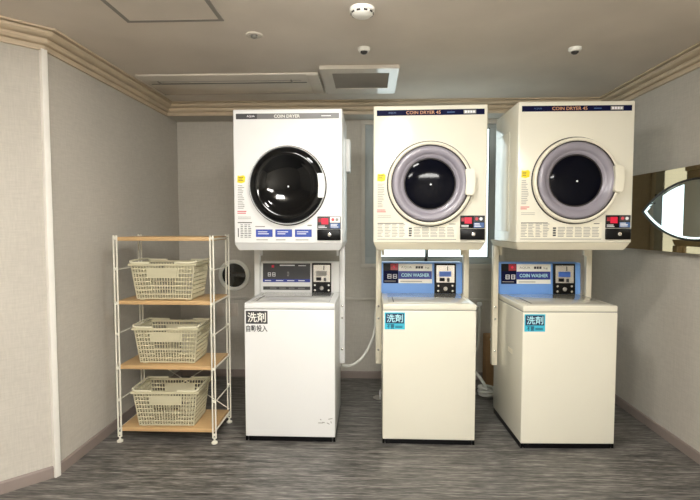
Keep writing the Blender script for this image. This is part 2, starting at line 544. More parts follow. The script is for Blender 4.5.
def make_dryer(label, kind, loc, DH, dz, ks, rz):
    t = thing('coin_dryer', label, 'dryer', loc, rz, 'coin dryers on stands')
    body_m = M['white'] if kind == 'white' else M['cream']
    if kind == 'white':
        t.scale.x = 0.985
    plast = M['white'] if kind == 'white' else M['creamplastic']
    b = MB().box(-DW, DW, 0.02, DD, 0.0, DH, 0.006)
    b.build('cabinet', body_m, t)
    fp = MB().box(-DW + 0.001, DW - 0.001, 0.0, 0.022, 0.0, DH, 0.007, 3)
    fp.build('front_panel', body_m, t)
    # pressed panels and vent box on the sides
    for sx in (-1, 1):
        mb = MB()
        x = sx * DW
        mb.box(min(x, x + sx * 0.004), max(x, x + sx * 0.004), 0.15, DD - 0.05, 0.06, DH - 0.13, 0.003)
        mb.build('side_panel', body_m, t)
    mb = MB().box(DW - 0.002, DW + 0.028, DD - 0.13, DD - 0.02, 0.43, 0.63, 0.006)
    mb.build('vent_box', body_m, t)
    # header strip
    zt = DH - 0.024
    hs = MB().box(-0.289, 0.289, -0.0012, 0.001, zt - 0.030, zt).build('header_strip', M['greybar'] if kind == 'white' else M['navy'], t)
    if kind == 'white':
        MB().box(-0.289, -0.17, -0.0016, -0.001, zt - 0.030, zt).build('strip_end', M['darkgrey'], hs)
        text('lettering', 'AQUA', 0.045, 0.012, M['ltext'], hs, (-0.205, -0.002, zt - 0.015))
        text('lettering', 'COIN DRYER', 0.145, 0.017, M['paper'], hs, (-0.002, -0.002, zt - 0.015), bold=0.015)
        mb = MB(); bars(mb, 0.19, 0.26, zt - 0.019, zt - 0.011, 1); mb.build('small_print', M['ltext'], hs)
    else:
        text('lettering', 'AQUA', 0.042, 0.010, M['slate'], hs, (-0.205, -0.002, zt - 0.015))
        text('lettering', 'COIN DRYER 45', 0.185, 0.018, M['orange'], hs, (-0.037, -0.002, zt - 0.015), bold=0.012)
        mb = MB(); bars(mb, 0.09, 0.155, zt - 0.020, zt - 0.011, 1); mb.build('small_print', M['slate'], hs)
        bd = MB().box(0.178, 0.244, -0.0018, -0.001, zt - 0.025, zt - 0.005).build('badge', M['ink'], hs)
        mb = MB()
        for k in range(4):
            mb.box(0.184 + k * 0.0145, 0.195 + k * 0.0145, -0.0024, -0.0018, zt - 0.021, zt - 0.009)
        mb.build('badge_print', M['ltext'], hs)
    # door
    c = (0.0, 0.0, dz)
    sl = MB().lathe([(r_ * ks, h_) for r_, h_ in [(0.240, 0.001), (0.243, -0.004), (0.236, -0.006), (0.232, 0.001)]], c=c).build('door_seal', M['darkline'], t)
    dr = MB().lathe([(r_ * ks, h_) for r_, h_ in [(0.236, 0.0), (0.237, -0.020), (0.232, -0.030), (0.234 if kind == 'white' else 0.224, -0.032), (0.231 if kind == 'white' else 0.218, -0.026), (0.230 if kind == 'white' else 0.217, 0.0)]], c=c)
    door = dr.build('door', plast, t)
    if kind == 'white':
        MB().lathe([(r_ * ks * 1.055, h_) for r_, h_ in [(0.219, -0.016), (0.216, -0.028), (0.205, -0.036), (0.185, -0.040), (0.165, -0.036), (0.152, -0.028),
                    (0.147, -0.024), (0.140, -0.020), (0.10, -0.010), (0.05, -0.004), (0, -0.002)]], c=c, n=96).build('door_glass', M['blackgloss'], door, angle=60)
    else:
        MB().lathe([(r_ * ks, h_) for r_, h_ in [(0.219, 0.0), (0.2185, -0.026), (0.213, -0.027), (0.2125, 0.0)]], c=c).build('gasket', M['darkline'], door)
        MB().lathe([(r_ * ks, h_) for r_, h_ in [(0.213, -0.012), (0.211, -0.026), (0.203, -0.032), (0.190, -0.033), (0.169, -0.026), (0.166, -0.019),
                    (0.162, -0.018), (0.158, -0.018), (0.150, -0.012), (0.146, -0.008), (0.144, -0.001)]], c=c, n=96).build('door_rim', M['lilac'], door, angle=60)
        MB().lathe([(r_ * ks, h_) for r_, h_ in [(0.147, -0.001), (0.146, -0.0095), (0.141, -0.0095), (0.139, -0.001)]], c=c).build('glass_seal', M['darkline'], door)
        MB().lathe([(r_ * ks, h_) for r_, h_ in [(0.140, -0.001), (0.139, -0.007), (0.132, -0.009), (0.110, -0.013), (0.06, -0.016), (0, -0.017)]], c=c, n=96).build('door_glass', M['drum'], door, angle=60)
    yb = -0.003 if kind == 'white' else -0.018
    MB().lathe([(0.005, yb + 0.003), (0.005, yb - 0.002), (0, yb - 0.003)], c=(0.004, 0, dz - 0.004), n=16).build('drum_bolt', M['ltext'], door)
    # handle: a curved tab on the right rim
    hp = MB()
    R0, R1 = (0.196, 0.236) if kind == 'white' else (0.196, 0.247)
    if kind == 'white':
        pts = [(0.172, 0.064), (0.205, 0.064), (0.210, 0.05), (0.213, 0), (0.210, -0.05), (0.205, -0.068), (0.174, -0.068), (0.178, 0)]
    else:
        pts = [(0.184, 0.070), (0.189, 0.077), (0.223, 0.076), (0.233, 0.066), (0.238, 0.006), (0.232, -0.056), (0.222, -0.066), (0.190, -0.062), (0.184, -0.054), (0.192, 0.006)]
    hp.prism(pts, lambda u, v: (u, -0.052, dz + v), lambda u, v: (u, -0.022, dz + v))
    bmesh.ops.bevel(hp.bm, geom=hp.bm.edges[:], offset=0.003, segments=2, affect='EDGES')
    hp.build('handle', plast, door)
    # coin box bottom right
    cb = MB().box(0.166, 0.298, -0.014, 0.001, 0.018, 0.078, 0.004).build('coin_box', M['black'], t)
    MB().lathe([(0.010, -0.0135), (0.010, -0.019), (0.006, -0.020), (0, -0.020)], c=(0.236, 0, 0.048), n=20).build('lock', M['silver'], cb)
    ds = MB().box(0.166, 0.298, -0.006, 0.001, 0.081, 0.150, 0.003).build('control_display', M['darkgrey'] if kind == 'white' else M['black'], t)
    MB().box(0.190, 0.228, -0.0072, -0.005, 0.106, 0.140).build('red_display', M['redled'], ds)
    MB().box(0.172, 0.190, -0.0072, -0.005, 0.118, 0.138).build('coin_slot', M['reddark'], ds)
    MB().box(0.238, 0.294, -0.0070, -0.005, 0.084, 0.112).build('blue_label', M['slate'], ds)
    up = MB().box(0.238, 0.294, -0.0070, -0.005, 0.116, 0.147).build('button_label', M['paper'] if kind == 'white' else M['darkgrey'], ds)
    for k, mm in enumerate((M['redink'], M['ltext'] if kind != 'white' else M['ink'])):
        MB().lathe([(0.009, -0.0068), (0.008, -0.010), (0, -0.0105)], c=(0.254 + 0.023 * k, 0, 0.132), n=16).build('button', mm, ds)
    mb = MB(); bars(mb, 0.172, 0.23, 0.085, 0.100, 2, y=-0.0062); mb.build('small_print', M['ltext'], ds)
    mb = MB(); bars(mb, 0.242, 0.292, 0.088, 0.110, 3, y=-0.0071); mb.build('small_print', M['ltext'], ds)
    # stickers and printing on the left and below the door
    yz = dz + 0.037
    ys = MB()
    ys.prism([(-0.286, yz - .018), (-0.262, yz - .022), (-0.243, yz - .016), (-0.240, yz + .012), (-0.250, yz + .022), (-0.268, yz + .018), (-0.284, yz + .020)],
             lambda u, v: (u, -0.0012, v), lambda u, v: (u, 0.0005, v))
    ys = ys.build('yellow_sticker', M['yellow'], t)
    mb = MB(); bars(mb, -0.280, -0.246, yz - .012, yz + .014, 3, fill=0.35); mb.build('small_print', M['darkgrey'], ys)
    mb = MB(); bars(mb, -0.284, -0.240, dz - 0.128, dz + 0.006, 14, y=0.0004 - 0.001, fill=0.36); mb.build('instruction_print', M['ink'], t)
    mb = MB(); bars(mb, -0.287, -0.225, dz - 0.156, dz - 0.136, 2, y=-0.0006, fill=0.45); mb.build('red_print', M['redink'], t)
    mb = MB(); bars(mb, -0.284, -0.200, dz - 0.186, dz - 0.168, 2, y=-0.0006, fill=0.25, jit=0.0); mb.build('faint_print', M['ink'], t)
    if kind == 'white':
        tb = MB()
        tb.box(-0.286, -0.205, -0.001, 0.0, 0.113, 0.118); tb.box(-0.286, -0.281, -0.001, 0.0, 0.035, 0.085)
        bars(tb, -0.270, -0.205, 0.030, 0.108, 8, y=-0.0006, cols=3, fill=0.35)
        tb.build('price_table', M['darkgrey'], t)
        for k in range(3):
            x0 = -0.183 + k * 0.111
            bl = MB().box(x0, x0 + 0.095, -0.0012, 0.0005, 0.036, 0.078).build('blue_label', M['bluelab'], t)
            mb = MB(); bars(mb, x0 + 0.012, x0 + 0.085, 0.048, 0.070, 2, y=-0.0013, fill=0.35); mb.build('small_print', M['ltext'], bl)
        mb = MB(); bars(mb, -0.186, -0.10, 0.088, 0.100, 1, y=-0.0006); mb.build('caption_print', M['ink'], t)
        mb = MB(); bars(mb, 0.11, 0.15, 0.092, 0.108, 1, y=-0.0006); mb.build('caption_print', M['ink'], t)
        for k in range(3):
            mb = MB(); bars(mb, -0.180 + 0.111 * k, -0.085 + 0.111 * k, 0.014, 0.026, 1, y=-0.0006, fill=0.4); mb.build('caption_print', M['ink'], t)
    else:
        tb = MB().box(-0.286, 0.148, -0.0008, 0.0005, 0.016, 0.112).build('instruction_sticker', M['paper'] if False else M['creamplastic'], t)
        mb = MB()
        mb.box(-0.286, 0.146, -0.0016, -0.0008, 0.018, 0.0225)
        bars(mb, -0.284, -0.125, 0.030, 0.106, 9, y=-0.0009, cols=4, fill=0.42)
        bars(mb, -0.085, 0.142, 0.030, 0.088, 7, y=-0.0009, cols=5, fill=0.45, jit=0.2)
        mb.build('small_print', M['ink'], tb)
        mb = MB()
        mb.box(-0.284, -0.140, -0.0016, -0.0008, 0.106, 0.110)
        bars(mb, -0.112, -0.092, 0.034, 0.086, 4, y=-0.0009, fill=0.7, jit=0.1)
        mb.build('bold_print', M['darkgrey'], tb)
        mb = MB(); bars(mb, 0.105, 0.150, 0.100, 0.108, 1, y=-0.0006); mb.build('caption_print', M['darkgrey'], t)
    return t

DY = 2.68
dryers = [('white', 'white coin dryer with glossy all-black round door and grey header strip', (-0.455, DY, 1.172), 0.738, 0.319, 0.905, 0.0),
          ('cream', 'cream coin dryer in the middle, lilac-grey door rim, in front of the window', (0.325, DY, 1.176), 0.747, 0.322, 0.96, math.radians(-2.0)),
          ('cream', 'cream coin dryer nearest the boat-shaped mirror, its left side in view', (1.104, DY, 1.178), 0.759, 0.335, 0.965, 0.0)]
for k, l, p, hh, zz, ks, rz in dryers:
    make_dryer(l, k, p, hh, zz, ks, rz)

# ------------------------------------------------------------------ dryer stands bolted to the washers
WY = 2.79
def make_stand(label, m, xc, halves, ztop, xd):
    t = thing('dryer_stand', label, 'stand', (xc, WY, 0), 0, 'dryer stands above the washers')
    y0 = DY - WY + 0.004
    y1 = 0.47
    dx = xd - xc
    ht = 0.040
    tr = MB()
    tr.hexa([(dx - DW + 0.022, y0 + 0.028, ztop - ht), (dx + DW - 0.022, y0 + 0.028, ztop - ht), (dx + DW - 0.022, y1, ztop - ht), (dx - DW + 0.022, y1, ztop - ht),
             (dx - DW + 0.003, y0, ztop), (dx + DW - 0.003, y0, ztop), (dx + DW - 0.003, y1, ztop), (dx - DW + 0.003, y1, ztop)])
    bmesh.ops.bevel(tr.bm, geom=tr.bm.edges[:], offset=0.004, segments=2, affect='EDGES')
    tr.build('tray', m, t)
    for s in (-1, 1):
        half = halves[(s + 1) // 2]
        x0 = s * half
        x1 = s * (half + 0.036)
        p = MB().box(min(x0, x1), max(x0, x1), 0.385, 0.430, 0.354, ztop - ht + 0.002, 0.004)
        post = p.build('post', m, t)
        for z in (0.45, 0.66, 0.74):
            MB().lathe([(0.007, -0.0), (0.007, -0.003), (0.004, -0.005), (0, -0.005)], c=(s * (half + 0.018), 0.385, z), n=12).build('bolt', M['silver'], post)
        g = MB().hexa([(s * (half - 0.018), 0.375, ztop - ht - 0.06), (s * (half - 0.004), 0.375, ztop - ht - 0.06), (s * (half - 0.004), 0.405, ztop - ht - 0.06), (s * (half - 0.018), 0.405, ztop - ht - 0.06),
                      (s * (half - 0.018), 0.375, ztop - ht), (s * (half + 0.002), 0.375, ztop - ht), (s * (half + 0.002), 0.405, ztop - ht), (s * (half - 0.018), 0.405, ztop - ht)])
        g.build('bracket', m, t)
    return t
make_stand('white steel stand carrying the white dryer with the black door', M['white'], -0.466, (0.265, 0.265), 1.172, -0.455)
make_stand('cream steel stand carrying the middle dryer in front of the window', M['beige'], 0.341, (0.266, 0.268), 1.176, 0.325)
make_stand('cream steel stand carrying the dryer nearest the boat-shaped mirror', M['beige'], 1.108, (0.272, 0.286), 1.178, 1.104)

# ------------------------------------------------------------------ washers
def make_washer(label, kind, xc, half, wy, rz=0.0):
    t = thing('coin_washer', label, 'washing machine', (xc, wy, 0), rz, 'coin washers below the dryers')
    bm_ = M['white'] if kind == 'white' else M['cream']
    D = 0.51 + 2.79 - wy
    MB().box(-half, half, 0.0, D, 0.030, 0.784, 0.006, 3).build('cabinet', bm_, t)
    MB().box(-half + 0.02, half - 0.02, 0.005, D - 0.02, 0.003, 0.032).build('kick_plate', M['black'], t)
    for sx in (-1, 1):
        for y in (0.05, D - 0.05):
            MB().lathe([(0, 0.0), (0.022, 0.0), (0.022, 0.014), (0.014, 0.016), (0.014, 0.034)], 'Z', (sx * (half - 0.045), y, 0), 20).build('foot', M['black'], t)
        x = sx * half
        MB().box(min(x, x - sx * 0.012), max(x, x - sx * 0.012) + 0.0, 0.006, D - 0.02, 0.003, 0.029).build('side_skirt', M['black'], t)
    # top rim and lid
    mb = MB()
    mb.box(-half, half, 0.0, D, 0.787, 0.822, 0.007, 3)
    top = mb.build('top_frame', bm_, t)
    MB().box(-half + 0.004, half - 0.004, 0.004, D - 0.01, 0.783, 0.789).build('seam', M['ink'], t)
    lm_ = M['lidwhite'] if kind == 'white' else M['lidgrey']
    lid = MB().box(-half + 0.035, half - 0.035, 0.014, D - 0.125, 0.821, 0.827, 0.003).build('lid', lm_, t)
    MB().box(-half + 0.06, -half + 0.066, 0.05, 0.25, 0.8268, 0.8285).build('lid_notch', M['darkline'], lid)
    # control housing
    y0 = D - 0.105
    z0, z1 = 0.822, 1.028
    hs = MB().hexa([(-half, y0, z0), (half, y0, z0), (half, D, z0), (-half, D, z0), (-half, y0 + 0.012, z1), (half, y0 + 0.012, z1), (half, D, z1), (-half, D, z1)])
    bmesh.ops.bevel(hs.bm, geom=hs.bm.edges[:], offset=0.005, segments=2, affect='EDGES')
    hs = hs.build('control_housing', bm_ if kind == 'white' else M['bluep'], t)
    if kind != 'white':
        MB().box(-half - 0.0008, half + 0.0008, D - 0.06, D + 0.001, z0, z1 - 0.012).build('housing_back', bm_, hs)
    # everything on the sloped face: y shift follows the slope
    def yf(z):
        return y0 + 0.012 * (z - z0) / (z1 - z0)
    def plate(nm, u0, u1, za, zb, m_, par, th=0.003, base=-0.001):
        q0, q1 = yf(za), yf(zb)
        mb = MB().hexa([(u0, q0 - th, za), (u1, q0 - th, za), (u1, q0 - base, za), (u0, q0 - base, za),
                        (u0, q1 - th, zb), (u1, q1 - th, zb), (u1, q1 - base, zb), (u0, q1 - base, zb)])
        return mb.build(nm, m_, par)
    def glyph(nm, u, z, wd, h, m_, par):
        mb = MB()
        y = yf(z) - 0.0042
        tk = wd * 0.17
        for (a, c_, d, e) in ((-wd / 2, wd / 2, h / 2 - tk, h / 2), (-wd / 2, wd / 2, -tk / 2, tk / 2), (-wd / 2, wd / 2, -h / 2, -h / 2 + tk),
                              (-wd / 2, -wd / 2 + tk, -h / 2, h / 2), (wd / 2 - tk, wd / 2, -h / 2, h / 2)):
            mb.box(u + a, u + c_, y, y + 0.001, z + d, z + e)
        mb.build(nm, m_, par)
    if kind == 'white':
        dp = plate('display_panel', -0.248, 0.069, 0.893, 1.018, M['darkgrey'], t)
        plate('blue_band', -0.248, 0.069, 0.893, 0.914, M['banner'], dp, 0.0036, 0.002)
        glyph('digit', -0.204, 0.944, 0.020, 0.026, M['ltext'], dp); glyph('digit', -0.174, 0.944, 0.020, 0.026, M['ltext'], dp)
        plate('red_light', -0.189, -0.173, 0.990, 1.006, M['redled'], dp, 0.0042, 0.002)
        mb = MB(); bars(mb, -0.135, -0.02, 1.000, 1.010, 1, y=yf(1.0) - 0.0036, fill=0.8, jit=0.0); mb.build('small_print', M['ltext'], dp)
        mb = MB(); bars(mb, -0.01, 0.055, 0.998, 1.008, 1, y=yf(1.0) - 0.0036); mb.build('small_print', M['ltext'], dp)
        for k in range(4):
            mb = MB(); bars(mb, -0.235 + 0.075 * k, -0.165 + 0.075 * k, 0.898, 0.909, 1, y=yf(0.9) - 0.0038, fill=0.5); mb.build('small_print', M['ltext'], dp)
        mb = MB(); bars(mb, -0.085, -0.065, 0.93, 0.965, 3, y=yf(0.94) - 0.0034, fill=0.4); mb.build('faint_print', M['ink'], dp)
        gr = plate('grip_slot', -0.246, 0.069, 0.842, 0.864, M['darkgrey'], t)
        mb = MB(); bars(mb, -0.20, 0.05, 0.849, 0.858, 1, y=yf(0.85) - 0.0034, cols=4); mb.build('small_print', M['ink'], gr)
    else:
        bk = plate('indicator_panel', -0.253, -0.154, 0.972, 1.021, M['black'], t)
        plate('red_patch', -0.205, -0.156, 0.976, 1.019, M['reddark'], bk, 0.0036, 0.002)
        mb = MB().lathe([(0.008, -0.0035), (0.007, -0.006), (0, -0.0065)], c=(-0.182, yf(1.0), 0.997), n=16); mb.build('red_light', M['redled'], bk)
        nb = plate('digit_panel', -0.253, -0.154, 0.890, 0.972, M['navy'], t)
        glyph('digit', -0.212, 0.935, 0.026, 0.030, M['ltext'], nb); glyph('digit', -0.176, 0.935, 0.026, 0.030, M['ltext'], nb)
        mb = MB(); bars(mb, -0.246, -0.16, 0.898, 0.909, 1, y=yf(0.9) - 0.0032, jit=0.0); mb.build('small_print', M['ink'], nb)
        sg = plate('name_plate', -0.152, 0.068, 0.890, 1.018, M['paper'], t)
        bn = plate('blue_banner', -0.153, 0.066, 0.918, 0.970, M['banner'], sg, 0.004, 0.002)
        text('lettering', 'COIN WASHER', 0.185, 0.023, M['cyanink'], sg, (-0.042, yf(0.944) - 0.0046, 0.944), bold=0.02)
        text('lettering', 'AQUA', 0.070, 0.016, M['ink'], sg, (-0.100, yf(0.994) - 0.0036, 0.994))
        mb = MB()
        for k in range(3):
            mb.box(-0.040 + k * 0.017, -0.026 + k * 0.017, yf(0.994) - 0.0040, yf(0.994) - 0.003, 0.987, 1.003)
        mb.build('bold_print', M['darkgrey'], sg)
        text('lettering', 'kg', 0.026, 0.016, M['ink'], sg, (0.036, yf(0.994) - 0.0036, 0.992))
        mb = MB(); bars(mb, -0.14, 0.06, 0.897, 0.908, 1, y=yf(0.9) - 0.0032, fill=0.4); mb.build('small_print', M['ink'], sg)
    cm = plate('coin_mechanism', 0.0825, 0.222 if kind != 'white' else 0.210, 0.826, 1.021, M['black'], t, 0.014)
    u0, u1 = (0.092, 0.203) if kind == 'white' else (0.095, 0.212)
    fp = plate('coin_plate', u0, u1, 0.897, 1.010, M['silver'], cm, 0.016, 0.012)
    plate('coin_entry', (u0 + u1) / 2 + 0.012, (u0 + u1) / 2 + 0.016, 0.976, 1.004, M['black'], fp, 0.018, 0.014)
    plate('coin_display', u0 + 0.018, u1 - 0.022, 0.936, 0.970, M['lcd'] if kind != 'white' else M['ink'], fp, 0.018, 0.014)
    plate('coin_return', u0 + 0.020, u0 + 0.052, 0.906, 0.928, M['black'], fp, 0.022, 0.014)
    plate('return_lever', u0 + 0.070, u0 + 0.084, 0.902, 0.926, M['darkgrey'], fp, 0.022, 0.014)
    um = (u0 + u1) / 2
    MB().lathe([(0.014, -0.013), (0.014, -0.019), (0.010, -0.022), (0, -0.022)], c=(um, yf(0.857), 0.857), n=20).build('lock', M['silver'], cm)
    for sx in (-1, 1):
        for zz in (0.842, 0.876):
            MB().lathe([(0.007, -0.013), (0.007, -0.017), (0, -0.018)], c=(um + sx * 0.046, yf(zz), zz), n=14).build('screw', M['silver'], cm)
    # the detergent sticker
    if kind == 'white':
        st = MB().box(-0.255, -0.128, -0.0012, 0.001, 0.700, 0.776).build('detergent_sticker', M['darkgrey'], t)
        text('lettering', '洗剤', 0.108, 0.058, M['paper'], st, (-0.1915, -0.0016, 0.738), bold=0.012)
        text('lettering', '自動投入', 0.124, 0.040, M['darkgrey'], t, (-0.1915, -0.0006, 0.672), bold=0.022)
        sc = MB()
        for (x, z, l, r_) in ((0.165, 0.115, 0.030, 0.0), (0.175, 0.135, 0.010, 0.8), (0.215, 0.112, 0.018, 0.5), (0.225, 0.140, 0.024, -0.2), (0.235, 0.120, 0.012, 1.2), (0.19, 0.118, 0.014, 0.2)):
            sc.box(x, x + l, -0.0005, 0.0005, z, z + 0.004, rot=Matrix.Rotation(r_, 3, 'Y'))
        sc.build('scuff_mark', M['ink'], t)
    else:
        st = MB().box(-0.256, -0.140, -0.0012, 0.001, 0.676, 0.774).build('detergent_sticker', M['cyan'], t)
        MB().box(-0.250, -0.146, -0.0018, -0.001, 0.711, 0.768).build('sticker_field', M['navycyan'], st)
        text('lettering', '洗剤', 0.092, 0.046, M['cyanink'], st, (-0.198, -0.0022, 0.740), bold=0.01)
        text('lettering', '不要', 0.042, 0.026, M['navycyan'], st, (-0.222, -0.0016, 0.693), bold=0.02)
        mb = MB(); bars(mb, -0.195, -0.146, 0.684, 0.698, 2, y=-0.0013, jit=0.05); mb.build('small_print', M['navycyan'], st)
    # drain spigot and grip recess on the left side
    MB().box(-half - 0.002, -half + 0.002, 0.17, 0.25, 0.50, 0.53, 0.002).build('side_grip', M['ink'] if kind == 'white' else M['beige'], t)
    return t
make_washer('white coin washer with a dark grey detergent sticker and dark display panel', 'white', -0.466, 0.265, 2.772)
make_washer('cream coin washer with cyan sticker standing in the middle, in front of the window', 'cream', 0.341, 0.266, 2.765)
make_washer('cream coin washer with cyan sticker and its left side in view, nearest the right wall', 'cream', 1.124, 0.265, 2.745, math.radians(1.8))

# ------------------------------------------------------------------ shelf and baskets
SX0, SX1, SY0, SY1 = -1.478, -0.895, 2.735, 3.035
t = thing('wire_shelf_rack', 'white wire-framed shelf rack with four light wood boards', 'shelf', ((SX0 + SX1) / 2, (SY0 + SY1) / 2, 0))
hw, hd = (SX1 - SX0) / 2, (SY1 - SY0) / 2
SZ = (0.085, 0.455, 0.835, 1.205)
for z in SZ:
    bd = MB().box(-hw + 0.012, hw - 0.012, -hd + 0.002, hd - 0.002, z - 0.022, z, 0.002).build('shelf_board', M['wood'], t)
for sx in (-1, 1):
    for sy in (-1, 1):
        p = MB()
        for k in (-1, 1):
            p.tube([(sx * hw, sy * (hd) + k * 0.0, 0.02)], 0.001) if False else None
        p.tube([(sx * (hw - 0.010) - 0.009, sy * hd, 0.03), (sx * (hw - 0.010) - 0.009, sy * hd, 1.215)], 0.0048)
        p.tube([(sx * (hw - 0.010) + 0.009, sy * hd, 0.03), (sx * (hw - 0.010) + 0.009, sy * hd, 1.215)], 0.0048)
        for z in (0.05, 0.25, 0.44, 0.64, 0.82, 1.02, 1.20):
            p.box(sx * (hw - 0.010) - 0.011, sx * (hw - 0.010) + 0.011, sy * hd - 0.004, sy * hd + 0.004, z - 0.008, z + 0.008, 0.001)
        post = p.build('post', M['wire'], t)
        MB().lathe([(0, 0), (0.017, 0), (0.018, 0.008), (0.012, 0.013), (0.006, 0.016), (0.006, 0.034)], 'Z', (sx * (hw - 0.010), sy * hd, 0), 20).build('foot', M['wire'], post)
    for i, z in enumerate(SZ):
        MB().tube([(sx * (hw - 0.004), -hd, z - 0.011), (sx * (hw - 0.004), hd, z - 0.011)], 0.005).build('side_rod', M['wire'], t)
    for z in (0.245, 0.64, 1.015):
        MB().tube([(sx * (hw - 0.004), -hd, z), (sx * (hw - 0.004), hd, z)], 0.0035).build('side_rod', M['wire'], t)
for a, c_ in (((-hw + 0.01, hd, 0.09), (hw - 0.01, hd, 0.45)), ((hw - 0.01, hd, 0.09), (-hw + 0.01, hd, 0.45))):
    MB().tube([a, c_], 0.003).build('cross_brace', M['wire'], t)

def basket_wall(bm, P00, P10, P01, P11, nu, nv, solid):
    """grid of cells over a quad, hole cells left out; nu, nv hole counts"""
    us = [0.0]; du = 1.0 / (nu + (nu + 1) * 0.5)
    for i in range(nu):
        us += [us[-1] + du * 0.5, us[-1] + du * 1.5]
    us.append(1.0)
    vs = [0.0]; dv_ = 1.0 / (nv + (nv + 1) * 0.38)
    for i in range(nv):
        vs += [vs[-1] + dv_ * 0.38, vs[-1] + dv_ * 1.38]
    vs.append(1.0)
    G = {}
    def V(i, j):
        if (i, j) not in G:
            u, v = us[i], vs[j]
            G[i, j] = bm.verts.new((P00 * (1 - u) + P10 * u) * (1 - v) + (P01 * (1 - u) + P11 * u) * v)
        return G[i, j]
    for i in range(len(us) - 1):
        for j in range(len(vs) - 1):
            hole = (i % 2 == 1) and (j % 2 == 1)
            um, vm = (us[i] + us[i + 1]) / 2, (vs[j] + vs[j + 1]) / 2
            k = solid(um, vm, i, j, hole)
            if k:
                bm.faces.new([V(i, j), V(i + 1, j), V(i + 1, j + 1), V(i, j + 1)])

def make_basket(label, x, y, z, rz):
    t = thing('laundry_basket', label, 'basket', (x, y, z), rz, 'laundry baskets on the shelf rack')
    h = 0.214
    ax, ay = 0.188, 0.122        # top half sizes
    bx, by = 0.162, 0.104        # bottom half sizes
    z0 = 0.008
    B = [Vector((-bx, -by, z0)), Vector((bx, -by, z0)), Vector((bx, by, z0)), Vector((-bx, by, z0))]
    A = [Vector((-ax, -ay, h)), Vector((ax, -ay, h)), Vector((ax, ay, h)), Vector((-ax, ay, h))]
    mb = MB()
    def long_side(u, v, i, j, hole):
        if not hole:
            mid = 0.27 < u < 0.73
            if mid and 0.14 < v < 0.30 and i % 2 == 1: return False
            if mid and 0.38 < v < 0.56 and i % 2 == 1: return False
            return True
        if 0.26 < u < 0.74 and 0.62 < v < 0.90: return True
        return False
    def short_side(u, v, i, j, hole):
        if not hole: return True
        return 0.3 < u < 0.7 and 0.70 < v < 0.88
    basket_wall(mb.bm, B[0], B[1], A[0], A[1], 21, 8, long_side)
    basket_wall(mb.bm, B[2], B[3], A[2], A[3], 21, 8, long_side)
    basket_wall(mb.bm, B[1], B[2], A[1], A[2], 14, 8, short_side)
    basket_wall(mb.bm, B[3], B[0], A[3], A[0], 14, 8, short_side)
    basket_wall(mb.bm, B[0], B[1], B[3], B[2], 16, 10, lambda u, v, i, j, hole: not hole)
    bmesh.ops.remove_doubles(mb.bm, verts=mb.bm.verts[:], dist=0.0004)
    body = mb.build('body', M['basket'], t, smooth=False)
    sm = body.modifiers.new('thickness', 'SOLIDIFY')
    sm.thickness = 0.0032; sm.offset = 0
    pl = MB()
    def P(u, v, o):
        p = (B[0] * (1 - u) + B[1] * u) * (1 - v) + (A[0] * (1 - u) + A[1] * u) * v
        return (p.x, p.y - o, p.z)
    pl.hexa([P(.28, .63, .0035), P(.72, .63, .0035), P(.72, .63, -.001), P(.28, .63, -.001), P(.26, .89, .0035), P(.74, .89, .0035), P(.74, .89, -.001), P(.26, .89, -.001)])
    pl.build('label_plate', M['basket'], t)
    rim = MB()
    o_, i_ = 0.012, 0.002
    rim.ring([(-ax - o_, -ay - o_), (ax + o_, -ay - o_), (ax + o_, ay + o_), (-ax - o_, ay + o_)],
             [(-ax + i_, -ay + i_), (ax - i_, -ay + i_), (ax - i_, ay - i_), (-ax + i_, ay - i_)],
             lambda a, c_: (a, c_, h - 0.010), lambda a, c_: (a, c_, h + 0.003))
    bmesh.ops.bevel(rim.bm, geom=rim.bm.edges[:], offset=0.003, segments=2, affect='EDGES')
    rim.build('rim', M['basket'], t)
    for s in (-1, 1):
        hb = MB()
        r = 0.0055
        zz = h + 0.003 + r
        hb.tube([(s * 0.075, -ay - 0.006, zz), (s * (ax - 0.02), -ay - 0.006, zz), (s * (ax + 0.002), -ay + 0.004, zz + 0.004), (s * (ax + 0.006), -ay + 0.03, zz + 0.008),
                 (s * (ax + 0.006), ay - 0.03, zz + 0.008), (s * (ax + 0.002), ay - 0.004, zz + 0.004), (s * (ax - 0.02), ay + 0.006, zz), (s * 0.075, ay + 0.006, zz)], r, 10, 6)
        hb.build('handle', M['baskethandle'], t)
    for sx in (-1, 1):
        for sy in (-1, 1):
            MB().box(sx * (bx - 0.025) - 0.014, sx * (bx - 0.025) + 0.014, sy * (by - 0.018) - 0.010, sy * (by - 0.018) + 0.010, 0.0, 0.010, 0.002).build('foot', M['basket'], t)
    return t
make_basket('beige plastic laundry basket on the rack, right under its top board', -1.198, 2.868, SZ[2], 0.0)
make_basket('beige plastic laundry basket on the middle of the rack, between the other two', -1.196, 2.885, SZ[1], 0.02)
make_basket('beige plastic laundry basket on the lowest board of the rack', -1.200, 2.862, SZ[0], 0.03)

# ------------------------------------------------------------------ things on the walls
# round porthole on the back wall
t = thing('porthole', 'round chrome porthole on the back wall between rack and white washer', 'porthole', (-1.128, YB, 0.855))
MB().lathe([(0.130, 0.0), (0.130, -0.014), (0.124, -0.022), (0.114, -0.022), (0.114, -0.014), (0.110, -0.014), (0.107, -0.020), (0.102, -0.020), (0.099, -0.012), (0.098, -0.004)], n=64).build('ring', M['paper'], t)
MB().lathe([(0.099, -0.006), (0.06, -0.010), (0.03, -0.012), (0, -0.0125)], n=64).build('glass', M['smoked'], t)

